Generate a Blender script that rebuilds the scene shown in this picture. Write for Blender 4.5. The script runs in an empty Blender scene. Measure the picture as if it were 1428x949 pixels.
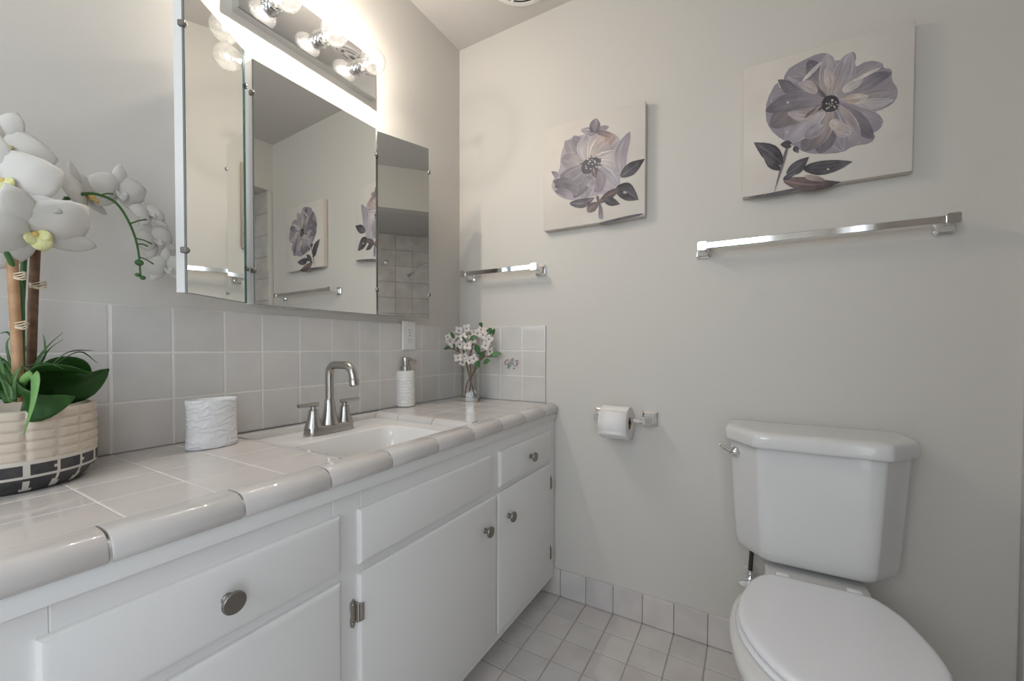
import bpy, bmesh, math, random
from mathutils import Vector, Matrix
rnd = random.Random(7)
PI = math.pi
scene = bpy.context.scene
COL = scene.collection

# ------------------------------------------------------------------ camera
CAM = Vector((1.1754, -1.5179, 1.0134))
YAW, PIT, ROL, F, PX, PY = 0.5196, -0.0192, 0.0029, 567.16, 720.2, 494.77
fw = Vector((-math.sin(YAW)*math.cos(PIT), math.cos(YAW)*math.cos(PIT), math.sin(PIT)))
rt0 = Vector((math.cos(YAW), math.sin(YAW), 0)); up0 = rt0.cross(fw)
rt = rt0*math.cos(ROL) + up0*math.sin(ROL); up = rt.cross(fw)
cd = bpy.data.cameras.new('camera'); cam = bpy.data.objects.new('camera', cd); COL.objects.link(cam)
cd.sensor_width = 36; cd.lens = F/1428*36; cd.clip_start = .02; cd.clip_end = 50
cd.shift_x = (714-PX)/1428; cd.shift_y = (PY-474.5)/1428
cam.matrix_world = Matrix(((rt.x, up.x, -fw.x, CAM.x), (rt.y, up.y, -fw.y, CAM.y), (rt.z, up.z, -fw.z, CAM.z), (0, 0, 0, 1)))
scene.camera = cam

def at(u, v, ax, val):
    "the point of the plane coordinate[ax] = val that a photo pixel looks at"
    r = fw + rt*((u-PX)/F) - up*((v-PY)/F)
    return CAM + r*((val-CAM[ax])/r[ax])

# ------------------------------------------------------------------ light
scene.view_settings.view_transform = 'Standard'; scene.view_settings.look = 'None'
scene.view_settings.gamma = 1; scene.view_settings.use_curve_mapping = False
scene.view_settings.exposure = 0.15
scene.cycles.use_denoising = True
scene.cycles.max_bounces = 14; scene.cycles.transparent_max_bounces = 16
scene.cycles.sample_clamp_indirect = 6
BULB = 1850.0            # filament radiance of the vanity bulbs
DAY = 16.5              # daylight through the window behind the camera
SIDE_FILL = 9.5             # fill light added at an unseen doorway beside the camera
FILL_LAMP = 9.0         # unseen ceiling lamp added as fill behind the camera
w = bpy.data.worlds.new('sky'); scene.world = w; w.use_nodes = True
wn = w.node_tree
sky = wn.nodes.new('ShaderNodeTexSky'); sky.sky_type = 'NISHITA'; sky.sun_disc = False; sky.sun_elevation = math.radians(40)
wn.links.new(sky.outputs[0], wn.nodes['Background'].inputs[0]); wn.nodes['Background'].inputs[1].default_value = .12
def area(name, loc, rot, sx, sy, power, color):
    l = bpy.data.lights.new(name, 'AREA'); l.shape = 'RECTANGLE'; l.size = sx; l.size_y = sy; l.energy = power; l.color = color
    o = bpy.data.objects.new(name, l); COL.objects.link(o); o.location = loc; o.rotation_euler = rot
    return o
area('window_daylight', (.85, -2.80, 1.55), (PI/2, 0, 0), .9, 1.1, DAY, (.84, .92, 1.0))

area('doorway_fill', (1.84, -2.15, 1.0), (0, PI/2, 0), 1.9, .72, SIDE_FILL, (.84, .92, 1.0))  # added side fill that brightens the cabinet fronts

# ------------------------------------------------------------------ materials
def mat(name, color, rough=.5, metal=0, spec=.5, noise=None, bump=None, attr=False, coat=0, trans=None):
    m = bpy.data.materials.new(name); m.use_nodes = True
    nt = m.node_tree; b = nt.nodes['Principled BSDF']; L = nt.links.new
    c = (*color, 1) if len(color) == 3 else color
    b.inputs['Base Color'].default_value = c
    b.inputs['Roughness'].default_value = rough; b.inputs['Metallic'].default_value = metal
    b.inputs['Specular IOR Level'].default_value = spec; b.inputs['Coat Weight'].default_value = coat
    b.inputs['Coat Roughness'].default_value = .05
    tc = nt.nodes.new('ShaderNodeTexCoord'); src = None
    if attr:
        a = nt.nodes.new('ShaderNodeAttribute'); a.attribute_name = 'Col'; src = a.outputs['Color']
    if noise:                                        # (scale, amount, second colour, detail)
        n = nt.nodes.new('ShaderNodeTexNoise'); n.inputs['Scale'].default_value = noise[0]; n.inputs['Detail'].default_value = noise[3] if len(noise) > 3 else 3
        L(tc.outputs['Object'], n.inputs['Vector'])
        r = nt.nodes.new('ShaderNodeMapRange'); r.inputs[1].default_value = .35; r.inputs[2].default_value = .65; r.inputs[4].default_value = noise[1]
        L(n.outputs['Fac'], r.inputs[0])
        mx = nt.nodes.new('ShaderNodeMix'); mx.data_type = 'RGBA'
        L(r.outputs[0], mx.inputs[0])
        if src: L(src, mx.inputs[6])
        else: mx.inputs[6].default_value = c
        mx.inputs[7].default_value = (*noise[2], 1); src = mx.outputs[2]
    if src: L(src, b.inputs['Base Color'])
    if bump:                                         # (scale, strength, distance)
        n = nt.nodes.new('ShaderNodeTexNoise'); n.inputs['Scale'].default_value = bump[0]; n.inputs['Detail'].default_value = 4
        L(tc.outputs['Object'], n.inputs['Vector'])
        bp = nt.nodes.new('ShaderNodeBump'); bp.inputs['Strength'].default_value = bump[1]; bp.inputs['Distance'].default_value = bump[2]
        L(n.outputs['Fac'], bp.inputs['Height']); L(bp.outputs[0], b.inputs['Normal'])
    if trans:                                        # light shining through thin petals and leaves
        t = nt.nodes.new('ShaderNodeBsdfTranslucent'); t.inputs[0].default_value = c
        if src: L(src, t.inputs[0])
        ms = nt.nodes.new('ShaderNodeMixShader'); ms.inputs[0].default_value = trans
        L(b.outputs[0], ms.inputs[1]); L(t.outputs[0], ms.inputs[2]); L(ms.outputs[0], nt.nodes['Material Output'].inputs[0])
    return m
def clear(name, tint, fres=1.5, haze=0.0):
    m = bpy.data.materials.new(name); m.use_nodes = True; nt = m.node_tree; nt.nodes.clear(); L = nt.links.new
    o = nt.nodes.new('ShaderNodeOutputMaterial'); t = nt.nodes.new('ShaderNodeBsdfTransparent'); t.inputs[0].default_value = (*tint, 1)
    g = nt.nodes.new('ShaderNodeBsdfGlossy'); g.inputs['Roughness'].default_value = .03
    f = nt.nodes.new('ShaderNodeLayerWeight'); f.inputs[0].default_value = fres-1.2
    pw = nt.nodes.new('ShaderNodeMath'); pw.operation = 'MULTIPLY_ADD'; pw.inputs[1].default_value = 1.0; pw.inputs[2].default_value = .03; L(f.outputs['Facing'], pw.inputs[0])
    ms = nt.nodes.new('ShaderNodeMixShader'); d = nt.nodes.new('ShaderNodeBsdfTranslucent'); d.inputs[0].default_value = (.9, .9, .9, 1)
    m2 = nt.nodes.new('ShaderNodeMixShader'); m2.inputs[0].default_value = haze; L(t.outputs[0], m2.inputs[1]); L(d.outputs[0], m2.inputs[2])
    L(pw.outputs[0], ms.inputs[0]); L(m2.outputs[0], ms.inputs[1]); L(g.outputs[0], ms.inputs[2]); L(ms.outputs[0], o.inputs[0])
    return m
def glow(name, color, s):
    m = bpy.data.materials.new(name); m.use_nodes = True; nt = m.node_tree; nt.nodes.clear()
    o = nt.nodes.new('ShaderNodeOutputMaterial'); e = nt.nodes.new('ShaderNodeEmission'); e.inputs[0].default_value = (*color, 1); e.inputs[1].default_value = s
    nt.links.new(e.outputs[0], o.inputs[0]); return m
def wave_mat(name, color, rough, scale, dist, distort=3.5):
    m = mat(name, color, rough); nt = m.node_tree; L = nt.links.new
    tc = nt.nodes.new('ShaderNodeTexCoord'); wv = nt.nodes.new('ShaderNodeTexWave'); wv.bands_direction = 'Z'
    wv.inputs['Scale'].default_value = scale; wv.inputs['Distortion'].default_value = distort; wv.inputs['Detail'].default_value = 1.0; wv.inputs['Detail Scale'].default_value = 2
    bp = nt.nodes.new('ShaderNodeBump'); bp.inputs['Strength'].default_value = .9; bp.inputs['Distance'].default_value = dist
    L(tc.outputs['Object'], wv.inputs['Vector']); L(wv.outputs['Fac'], bp.inputs['Height']); L(bp.outputs[0], nt.nodes['Principled BSDF'].inputs['Normal'])
    return m
M = dict(
 wall=mat('painted wall', (.60, .572, .53), .55, spec=.3, bump=(260, .12, .002)),
 ceil=mat('ceiling paint', (.55, .53, .505), .7, spec=.2),
 white=mat('white cabinet paint', (.76, .75, .735), .35, spec=.4, bump=(60, .05, .001)),
 tile=mat('glazed wall tile', (.5, .5, .5), .16, attr=True, noise=(11, .45, (.66, .64, .615)), bump=(14, .25, .004)),
 ctile=mat('glazed counter tile', (.5, .5, .5), .08, attr=True, noise=(9, .45, (.66, .63, .61)), bump=(12, .12, .003)),
 ftile=mat('floor tile', (.5, .5, .5), .3, attr=True, noise=(12, .5, (.68, .645, .62)), bump=(40, .1, .002)),
 grout=mat('grout', (.74, .71, .67), .8, noise=(80, .4, (.64, .61, .57))),
 fgrout=mat('floor grout', (.36, .33, .31), .9, noise=(60, .5, (.46, .42, .39))),
 chrome=mat('chrome', (.80, .80, .80), .07, 1),
 nickel=mat('brushed nickel', (.44, .42, .39), .27, 1, bump=(300, .06, .0004)),
 pewter=mat('pewter knob', (.27, .255, .235), .45, 1),
 mirror=mat('mirror silver', (.86, .87, .85), .0, 1),
 glassedge=mat('grey glass edge', (.20, .22, .22), .15),
 teal=mat('green glass bevel', (.03, .12, .115), .12),
 porc=mat('white porcelain', (.66, .655, .645), .09, coat=.3),
 sinkw=mat('white sink enamel', (.72, .70, .68), .12, coat=.2),
 seat=mat('white plastic seat', (.76, .76, .79), .22),
 paper=mat('tissue paper', (.78, .76, .74), .95, spec=.1, bump=(240, .15, .001)),
 card=mat('cardboard', (.30, .19, .11), .9),
 dark=mat('dark gap', (.02, .02, .02), .8),
 plastic=mat('white plastic', (.72, .70, .68), .3),
 canvas=mat('primed canvas', (.60, .55, .50), .75, noise=(7, .55, (.68, .64, .59), 5), bump=(700, .2, .0006)),
 paint=mat('watercolour paint', (.5, .5, .5), .65, attr=True, noise=(34, .09, (.60, .55, .54), 7)),
 attr=mat('ceramic colour', (.5, .5, .5), .55, attr=True, noise=(60, .07, (.50, .42, .34), 4)),
 soil=mat('potting moss', (.06, .045, .03), .95, noise=(120, .8, (.13, .1, .06)), bump=(150, .8, .01)),
 petal=mat('white orchid petal', (.86, .845, .81), .5, spec=.2, trans=.35, noise=(18, .25, (.82, .79, .76))),
 petal2=mat('blush blossom petal', (.83, .76, .72), .6, spec=.2, trans=.3, noise=(60, .6, (.87, .85, .82))),
 lip=mat('yellow green lip', (.62, .64, .22), .5, noise=(250, .7, (.80, .72, .55))),
 gold=mat('yellow throat', (.70, .50, .16), .5),
 heart=mat('dark flower heart', (.10, .04, .03), .7),
 stem=mat('green stem', (.035, .11, .025), .45, noise=(60, .5, (.06, .17, .04))),
 leaf=mat('glossy dark leaf', (.014, .058, .010), .33, spec=.35, noise=(14, .7, (.035, .12, .022))),
 blade=mat('grass blade', (.035, .105, .03), .5, noise=(35, .8, (.11, .23, .06))),
 blade2=mat('light grass blade', (.16, .33, .09), .5, noise=(35, .6, (.10, .24, .06))),
 bamboo=mat('tan bamboo', (.50, .30, .16), .55, noise=(45, .7, (.36, .19, .09))),
 bark=mat('dark stake', (.20, .105, .055), .7, noise=(70, .8, (.10, .05, .03))),
 raffia=mat('raffia', (.66, .54, .40), .8),
 twig=mat('brown twig', (.13, .075, .045), .7, noise=(90, .6, (.22, .14, .09))),
 bulbglass=clear('bulb glass', (.97, .97, .96), 1.45, .008),
 vaseglass=clear('vase glass', (.93, .93, .91), 1.5),
 rubber=mat('dark braided hose', (.03, .028, .026), .6),
 baseglass=mat('thick vase base', (.26, .24, .21), .08, spec=.7),
 blue=mat('sky blue satin', (.55, .66, .72), .4),
 filament=glow('lit filament', (1.0, .90, .785), BULB),
 halo=glow('lit bulb core', (1.0, .93, .84), 40),
 filldisc=glow('fill lamp diffuser', (1.0, .93, .84), FILL_LAMP),
)
M['soapw'] = wave_mat('rippled white ceramic', (.78, .76, .73), .4, 26, .0012, 6)
M['cupw'] = wave_mat('ribbed white ceramic', (.74, .74, .745), .45, 22, .0014, 9)

# ------------------------------------------------------------------ builders
def kids_loc(parent):
    v = Vector((0, 0, 0))
    while parent: v += parent.location; parent = parent.parent
    return v
def obj(name, bm, m, parent=None, base=None, smooth=35, solid=0, sub=0):
    "link a bmesh given in room coordinates as one mesh object"
    bmesh.ops.recalc_face_normals(bm, faces=bm.faces[:]) if not solid else None
    off = kids_loc(parent) if parent else Vector(base or (0, 0, 0))
    bm.transform(Matrix.Translation(-off))
    me = bpy.data.meshes.new(name); bm.to_mesh(me); bm.free()
    me.materials.append(m if not isinstance(m, str) else M[m])
    o = bpy.data.objects.new(name, me); COL.objects.link(o)
    if parent: o.parent = parent
    else: o.location = off
    if smooth:
        me.shade_smooth()
        me.set_sharp_from_angle(angle=math.radians(smooth))
    if solid:
        s = o.modifiers.new('thickness', 'SOLIDIFY'); s.thickness = solid; s.offset = 0
    if sub:
        s = o.modifiers.new('smooth', 'SUBSURF'); s.levels = sub; s.render_levels = sub
    return o
def tag(o, label, cat, group=None):
    o['label'] = label; o['category'] = cat
    if group: o['group'] = group
    return o
def thing(name, loc, label, cat, group=None):
    o = bpy.data.objects.new(name, None); COL.objects.link(o); o.location = loc; o.empty_display_size = .05
    return tag(o, label, cat, group)
def struct(name, bm, m, base=(0, 0, 0), smooth=35):
    o = obj(name, bm, m, None, base, smooth); o['kind'] = 'structure'; return o
def B(): return bmesh.new()
def box(bm, x0, x1, y0, y1, z0, z1, bev=0, seg=2):
    g = bmesh.ops.create_cube(bm, size=1, matrix=Matrix.Translation(((x0+x1)/2, (y0+y1)/2, (z0+z1)/2)) @ Matrix.Diagonal((abs(x1-x0), abs(y1-y0), abs(z1-z0), 1)))
    if bev:
        es = list({e for v in g['verts'] for e in v.link_edges})
        bmesh.ops.bevel(bm, geom=es, offset=bev, segments=seg, profile=.5, affect='EDGES')
    return bm
def quad(bm, *pts): return bm.faces.new([bm.verts.new(p) for p in pts])
def loft(bm, rings, cap0=True, cap1=True, closed=True):
    vs = [[bm.verts.new(p) for p in r] for r in rings]; n = len(rings[0])
    for a, b in zip(vs, vs[1:]):
        for i in range(n if closed else n-1):
            j = (i+1) % n
            bm.faces.new((a[i], a[j], b[j], b[i]))
    if cap0: bm.faces.new(vs[0][::-1])
    if cap1: bm.faces.new(vs[-1])
    return vs
def frame_of(d):
    d = Vector(d).normalized(); a = Vector((0, 0, 1)) if abs(d.z) < .9 else Vector((1, 0, 0))
    u = d.cross(a).normalized(); return d, u, d.cross(u)
def tube(bm, pts, rad, n=10, cap=True):
    pts = [Vector(p) for p in pts]; m = len(pts)
    rads = [rad]*m if not isinstance(rad, (list, tuple)) else rad
    rings = []; u = None
    for i, p in enumerate(pts):
        d = (pts[min(i+1, m-1)]-pts[max(i-1, 0)]).normalized()
        if u is None: _, u, v = frame_of(d)
        else: u = (u-d*u.dot(d)).normalized(); v = d.cross(u)
        rings.append([p+(u*math.cos(2*PI*k/n)+v*math.sin(2*PI*k/n))*rads[i] for k in range(n)])
    loft(bm, rings, cap, cap); return bm
def lathe(bm, origin, axis, prof, n=32, cap0=True, cap1=True):
    "prof: (distance along axis, radius)"
    o = Vector(origin); d, u, v = frame_of(axis)
    loft(bm, [[o+d*h+(u*math.cos(2*PI*k/n)+v*math.sin(2*PI*k/n))*r for k in range(n)] for h, r in prof], cap0, cap1); return bm
def ball(bm, c, r, scale=(1, 1, 1), n=16):
    bmesh.ops.create_uvsphere(bm, u_segments=n, v_segments=max(6, n//2), radius=r, matrix=Matrix.Translation(c) @ Matrix.Diagonal((*scale, 1))); return bm
def spline(pts, n=8):
    pts = [Vector(p) for p in pts]; q = [pts[0]*2-pts[1]]+pts+[pts[-1]*2-pts[-2]]; out = []
    for i in range(1, len(q)-2):
        a, b, c, d = q[i-1:i+3]
        for k in range(n):
            t = k/n; out.append(.5*((2*b)+(c-a)*t+(2*a-5*b+4*c-d)*t*t+(3*b-a-3*c+d)*t**3))
    return out+[pts[-1]]
def chaikin(pts, it=2, k=.25):
    for _ in range(it):
        o = []
        for i in range(len(pts)):
            a, b = Vector(pts[i]), Vector(pts[(i+1) % len(pts)]); o += [a*(1-k)+b*k, a*k+b*(1-k)]
        pts = o
    return pts
def colour(bm, faces, c):
    l = bm.loops.layers.float_color.get('Col') or bm.loops.layers.float_color.new('Col')
    for f in faces:
        for lp in f.loops: lp[l] = (*c, 1)
def tile(bm, o, u, v, n, a, b, c, d, th, col, gap=.0022, bev=.002):
    "a glazed tile spanning a..b along u and c..d along v, pillowed at its edge"
    o, u, v, n = map(Vector, (o, u, v, n)); a += gap/2; b -= gap/2; c += gap/2; d -= gap/2
    if b-a < .004 or d-c < .004: return
    def ring(i, h): return [o+u*p+v*q+n*h for p, q in ((a+i, c+i), (b-i, c+i), (b-i, d-i), (a+i, d-i))]
    nf = len(bm.faces)
    loft(bm, [ring(0, .0004), ring(0, th-bev), ring(bev*.35, th-bev*.3), ring(bev*1.3, th)], True, True)
    bm.faces.ensure_lookup_table(); colour(bm, bm.faces[nf:], col)
def tilecol(base=(.50, .465, .44), j=.055):
    k = rnd.uniform(-j, j); t = rnd.uniform(-.012, .016)
    return (base[0]+k+t, base[1]+k, base[2]+k-t*.3)
def rrect(x0, x1, y0, y1, r, z, n=6):
    out = []
    for cx, cy, a0 in ((x1-r, y1-r, 0), (x0+r, y1-r, PI/2), (x0+r, y0+r, PI), (x1-r, y0+r, 1.5*PI)):
        for k in range(n+1):
            a = a0+PI/2*k/n; out.append((cx+r*math.cos(a), cy+r*math.sin(a), z))
    return out

# ------------------------------------------------------------------ the room
ZC, XR, YF, XA, ZS = 2.378, 1.775, -2.75, 2.53, 2.065     # ceiling, right wall, front wall, alcove back, soffit
bm = B(); box(bm, -.12, 0, YF-.1, .12, 0, ZC); struct('wall_left', bm, 'wall')
bm = B(); box(bm, 0, XR+.01, 0, .12, 0, ZC); struct('wall_back', bm, 'wall')
bm = B(); box(bm, XR, XR+.1, -1.62, 0, ZS, ZC); box(bm, XR, XR+.1, -.028, 0, 0, ZS, .004); box(bm, XR, XR+.1, -1.76, -1.62, 0, ZC); box(bm, XR, XR+.1, YF, -2.54, 0, ZC); box(bm, XR, XR+.1, -2.54, -1.76, 2.04, ZC); struct('wall_right', bm, 'wall')
bm = B()                                                   # front wall with a window opening
box(bm, 0, .35, YF-.1, YF, 0, ZC); box(bm, 1.35, XR+.1, YF-.1, YF, 0, ZC); box(bm, .35, 1.35, YF-.1, YF, 0, .95); box(bm, .35, 1.35, YF-.1, YF, 2.15, ZC)
struct('wall_front', bm, 'wall')
bm = B(); box(bm, .35, .39, YF-.06, YF-.02, .95, 2.15); box(bm, 1.31, 1.35, YF-.06, YF-.02, .95, 2.15); box(bm, .39, 1.31, YF-.06, YF-.02, .95, .99); box(bm, .39, 1.31, YF-.06, YF-.02, 2.11, 2.15); box(bm, .39, 1.31, YF-.05, YF-.03, 1.53, 1.56)
struct('window_1', bm, 'white')
bm = B(); box(bm, XR-.012, XR+.112, -1.775, -1.715, .002, 2.05, .003); box(bm, XR-.012, XR+.112, -2.585, -2.525, .002, 2.05, .003); box(bm, XR-.012, XR+.112, -2.585, -1.715, 2.025, 2.085, .003); struct('added_door_1', bm, 'white')  # frame of the unseen doorway added for the side fill
bm = B(); box(bm, -.12, XR+.1, YF-.1, .12, ZC, ZC+.1); struct('ceiling', bm, 'ceil')
bm = B(); box(bm, XR+.1, XA, -1.62, -.028, ZS, ZS+.08); struct('ceiling_alcove', bm, 'ceil')
# tiled shower alcove, seen in the mirrors
GT = (.44, .41, .385)
bm = B(); nf = 0
yy = -.028
for i in range(10):
    for k in range(14):
        tile(bm, (XA, 0, 0), (0, 1, 0), (0, 0, 1), (-1, 0, 0), yy-(i+1)*.155, yy-i*.155, k*.1475, (k+1)*.1475, .008, tilecol((.47, .44, .415), .05))
struct('wall_alcove_back', bm, 'tile', smooth=0)
bm = B()
for i in range(5):
    for k in range(14):
        tile(bm, (0, yy, 0), (1, 0, 0), (0, 0, 1), (0, -1, 0), XR+.003+i*.155, min(XR+.003+(i+1)*.155, XA), k*.1475, (k+1)*.1475, .008, tilecol((.47, .44, .415), .05))
struct('wall_alcove_side', bm, 'tile', smooth=0)
bm = B(); box(bm, XA, XA+.1, -1.62, .1, 0, ZC); box(bm, XR+.1, XA, yy, .1, 0, ZC); box(bm, XR+.1, XA, -1.72, -1.62, 0, ZC); struct('wall_alcove', bm, 'grout')
# floor tiles
P9 = .109; FX, FY = .5195, -.0075
bm = B(); box(bm, 0, XA, YF, 0, -.08, -.002); struct('trim_1', bm, 'fgrout')
bm = B()
for i in range(-5, 19):
    for j in range(0, 26):
        tile(bm, (0, 0, -.006), (1, 0, 0), (0, 1, 0), (0, 0, 1), max(0, FX+i*P9), min(XA, FX+(i+1)*P9), max(YF, FY-(j+1)*P9), FY-j*P9+(.006 if j == 0 else 0), .006, tilecol((.56, .525, .505), .03), .004, .0012)
struct('floor', bm, 'ftile', smooth=0)
bm = B()
for i in range(-1, 12):
    tile(bm, (0, 0, 0), (1, 0, 0), (0, 0, 1), (0, -1, 0), FX+i*P9, min(XR, FX+(i+1)*P9), .001, .1095, .0085, tilecol((.54, .51, .49), .025), .0016, .002)
struct('baseboard_back', bm, 'ftile', smooth=0)

# ------------------------------------------------------------------ tile backsplash round the counter corner
bs = thing('tile_backsplash', (.004, -.85, .785), 'long pale glossy tile backsplash on the wall below the mirror', 'backsplash')
b2 = thing('tile_backsplash', (.23, -.004, .785), 'short tile backsplash return with a painted flower tile behind the vase', 'backsplash')
ys = [-1.75, -1.6323, -1.5243, -1.4163, -1.3083, -1.2003, -1.0923, -.9843, -.8917, -.7837, -.6757, -.5677, -.4800, -.3720, -.2640, -.1560, -.0480, -.008]
zs = [.7835, .892, .999, 1.1035]
bm = B(); gb = B()
for k in range(3):
    for a, b in zip(ys, ys[1:]): tile(bm, (0, 0, 0), (0, 1, 0), (0, 0, 1), (1, 0, 0), a, b, zs[k], zs[k+1], .0085, tilecol((.57, .545, .52), .014), bev=.0022)
obj('tiles', bm, 'tile', bs, smooth=0); bm = B()
xs = [.0095, .0167, .1247, .2327, .3407, .4487]
for k in range(3):
    for a, b in zip(xs, xs[1:]): tile(bm, (0, 0, 0), (1, 0, 0), (0, 0, 1), (0, -1, 0), a, b, zs[k], zs[k+1], .0085, tilecol((.57, .545, .52), .014), bev=.0022)
obj('tiles', bm, 'tile', b2, smooth=0)
box(gb, .0002, .0078, -1.75, -.0002, .785, 1.1025); obj('grout', gb, 'grout', bs); gb = B(); box(gb, .0090, .4475, -.0078, -.0002, .785, 1.1025); obj('grout', gb, 'grout', b2)
bm = B()                                                   # painted flower sprig on one tile
def dab(bm, c, d, l, wd, col, y):
    n = 10; d = Vector((math.cos(d), 0, math.sin(d))); s = Vector((-d.z, 0, d.x)); c = Vector((c[0], y, c[1]))
    f = bm.faces.new([bm.verts.new(c+d*l*(.5-.5*math.cos(2*PI*k/n))+s*wd*.5*math.sin(2*PI*k/n)) for k in range(n)]); colour(bm, [f], col)
fc = at(712, 507, 1, -.009)
for q in range(34):
    a = rnd.uniform(0, 2*PI); r = rnd.uniform(.002, .028)
    col = rnd.choice([(.16, .24, .22), (.20, .22, .30), (.34, .22, .26), (.22, .30, .26)])
    dab(bm, (fc.x+r*math.cos(a)*1.1, fc.z+r*math.sin(a)*.9), rnd.uniform(0, 6.28), rnd.uniform(.009, .018), rnd.uniform(.005, .009), col, -.00875-q*.00001)
o = obj('floral_motif', bm, 'paint', b2); o['label'] = 'small painted flower sprig on one tile'

# ------------------------------------------------------------------ vanity cabinet
V = thing('vanity_cabinet', (.25, -.88, 0), 'long white painted vanity cabinet under the tiled counter', 'cabinet')
XF = .488; YL = -1.78
bm = B()
box(bm, .012, XF-.019, YL, -.003, .076, .60); box(bm, .36, .42, YL, -.003, .001, .076)
obj('carcass', bm, 'white', V)
bm = B()                                                   # face frame with its openings
def bar(y0, y1, z0, z1): box(bm, XF-.02, XF, y0, y1, z0, z1, .0012, 1)
for y0, y1 in ((YL, -1.385), (-1.022, -.957), (-.492, -.421), (-.067, -.003)): bar(y0, y1, .076, .722)
for y0, y1 in ((-1.385, -1.022), (-.957, -.492), (-.421, -.067)): bar(y0, y1, .672, .722); bar(y0, y1, .54, .588); bar(y0, y1, .076, .115)
box(bm, XF-.03, XF-.012, YL, -.004, .078, .70)
obj('face_frame', bm, 'white', V)
bm = B(); box(bm, XF-.004, XF+.008, YL, -.003, .7215, .7478, .0015); obj('top_rail', bm, 'white', V)
def panel(name, y0, y1, z0, z1):
    b = B(); vs = []
    for i, x in ((0, XF-.001), (0, XF+.0065), (.0035, XF+.0095), (.010, XF+.0115)):
        vs.append([(x, y0+i, z0+i), (x, y1-i, z0+i), (x, y1-i, z1-i), (x, y0+i, z1-i)])
    loft(b, vs); return obj(name, b, 'white', V, smooth=20)
def knob(parent, y, z, r=.0165):
    b = B(); lathe(b, (XF+.0115, y, z), (1, 0, 0), [(0, .0085), (.002, .0085), (.0045, .0062), (.013, .0062), (.0165, r*.9), (.0185, r), (.0215, r), (.0235, r*.93), (.0238, r*.8), (.0232, 0.0005)], 28)
    obj('knob', b, 'pewter', parent)
def hinge(parent, y, z, s):
    b = B(); x = XF+.0008
    ring = [(y-s*.013+s*p, z+q) for p, q in ((.003, .030), (-.004, .024), (-.005, .012), (-.003, .004), (-.003, -.004), (-.005, -.012), (-.004, -.024), (.003, -.030), (.008, -.022), (.008, .022))]
    loft(b, [[(x, a, c) for a, c in ring], [(x+.0022, a, c) for a, c in ring]])
    tube(b, [(x+.006, y-s*.002, z-.019), (x+.006, y-s*.002, z+.019)], .0042, 10)
    box(b, x+.0098, x+.0135, y-s*.002, y+s*.008, z-.018, z+.018, .001, 1)
    ball(b, (x+.003, y-s*.012, z+.019), .0032, (.5, 1, 1), 8); ball(b, (x+.003, y-s*.012, z-.019), .0032, (.5, 1, 1), 8)
    obj('hinge', b, 'nickel', parent)
d = panel('drawer', -1.396, -1.011, .5765, .6870); d['label'] = 'wide drawer front with one round knob'; knob(d, -1.209, .635)
panel('false_front', -.967, -.482, .5725, .6840)
d = panel('drawer', -.432, -.056, .5700, .6830); knob(d, -.234, .6235)
d = panel('door', -1.398, -1.011, .1030, .5575)
d = panel('door', -.968, -.4545, .1040, .5530); knob(d, -.521, .4675); hinge(d, -.968, .4765, 1); hinge(d, -.968, .18, 1)
d = panel('door', -.4455, -.056, .1050, .5525); knob(d, -.386, .4640); hinge(d, -.050, .4700, -1); hinge(d, -.050, .187, -1)

# ------------------------------------------------------------------ tiled countertop with its rounded front edge
CT = thing('tiled_countertop', (.25, -.88, .722), 'glossy pale tiled countertop with rounded front edge', 'countertop')
ZT = .784
bm = B()
ycols = [-1.7403, -1.6323, -1.5243, -1.4163, -1.3083, -1.2003, -1.0923, -.9800]
xrow = [.0078, .129, .237, .345, .453]
for a, b in zip(ycols, ycols[1:]):
    for c, d in zip(xrow, xrow[1:]): tile(bm, (0, 0, ZT-.008), (1, 0, 0), (0, 1, 0), (0, 0, 1), c, d, a, b, .008, tilecol((.55, .515, .49), .014), bev=.0012)
for a, b in zip([-.490, -.382, -.274, -.166, -.058], [-.382, -.274, -.166, -.058, -.0078]):
    for c, d in zip(xrow, xrow[1:]): tile(bm, (0, 0, ZT-.008), (1, 0, 0), (0, 1, 0), (0, 0, 1), c, d, a, b, .008, tilecol((.55, .515, .49), .014), bev=.0012)
for a, b in zip([-.980, -.8917, -.7837, -.6757, -.5677], [-.8917, -.7837, -.6757, -.5677, -.490]):
    tile(bm, (0, 0, ZT-.008), (1, 0, 0), (0, 1, 0), (0, 0, 1), .0070, .046, a, b, .007, tilecol((.54, .53, .52), .012), bev=.003)
obj('top_tiles', bm, 'ctile', CT, smooth=0)
bm = B(); box(bm, .009, .45, YL+.02, -.981, ZT-.06, ZT-.0009); box(bm, .009, .45, -.489, -.009, ZT-.06, ZT-.0009); box(bm, .009, .045, -.981, -.489, ZT-.06, ZT-.0035); box(bm, .449, .500, YL+.02, -.002, .7490, ZT-.009)
obj('grout_bed', bm, 'grout', CT)
bm = B()                                                   # rounded edge tiles along the front
prof = [(.4535, ZT-.008), (.4535, ZT), (.470, ZT+.0008), (.481, ZT+.001)]
for k in range(1, 7): a = PI/2*(1-k/6); prof.append((.481+.024*math.cos(a), ZT-.023+.024*math.sin(a)))
prof += [(.5052, .757), (.5042, .7515), (.501, .7485), (.494, .7482), (.494, ZT-.02)]
joints = [-1.641, -1.489, -1.337, -1.185, -1.0355, -.886, -.734, -.582, -.430, -.278, -.126, -.0025]
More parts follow.
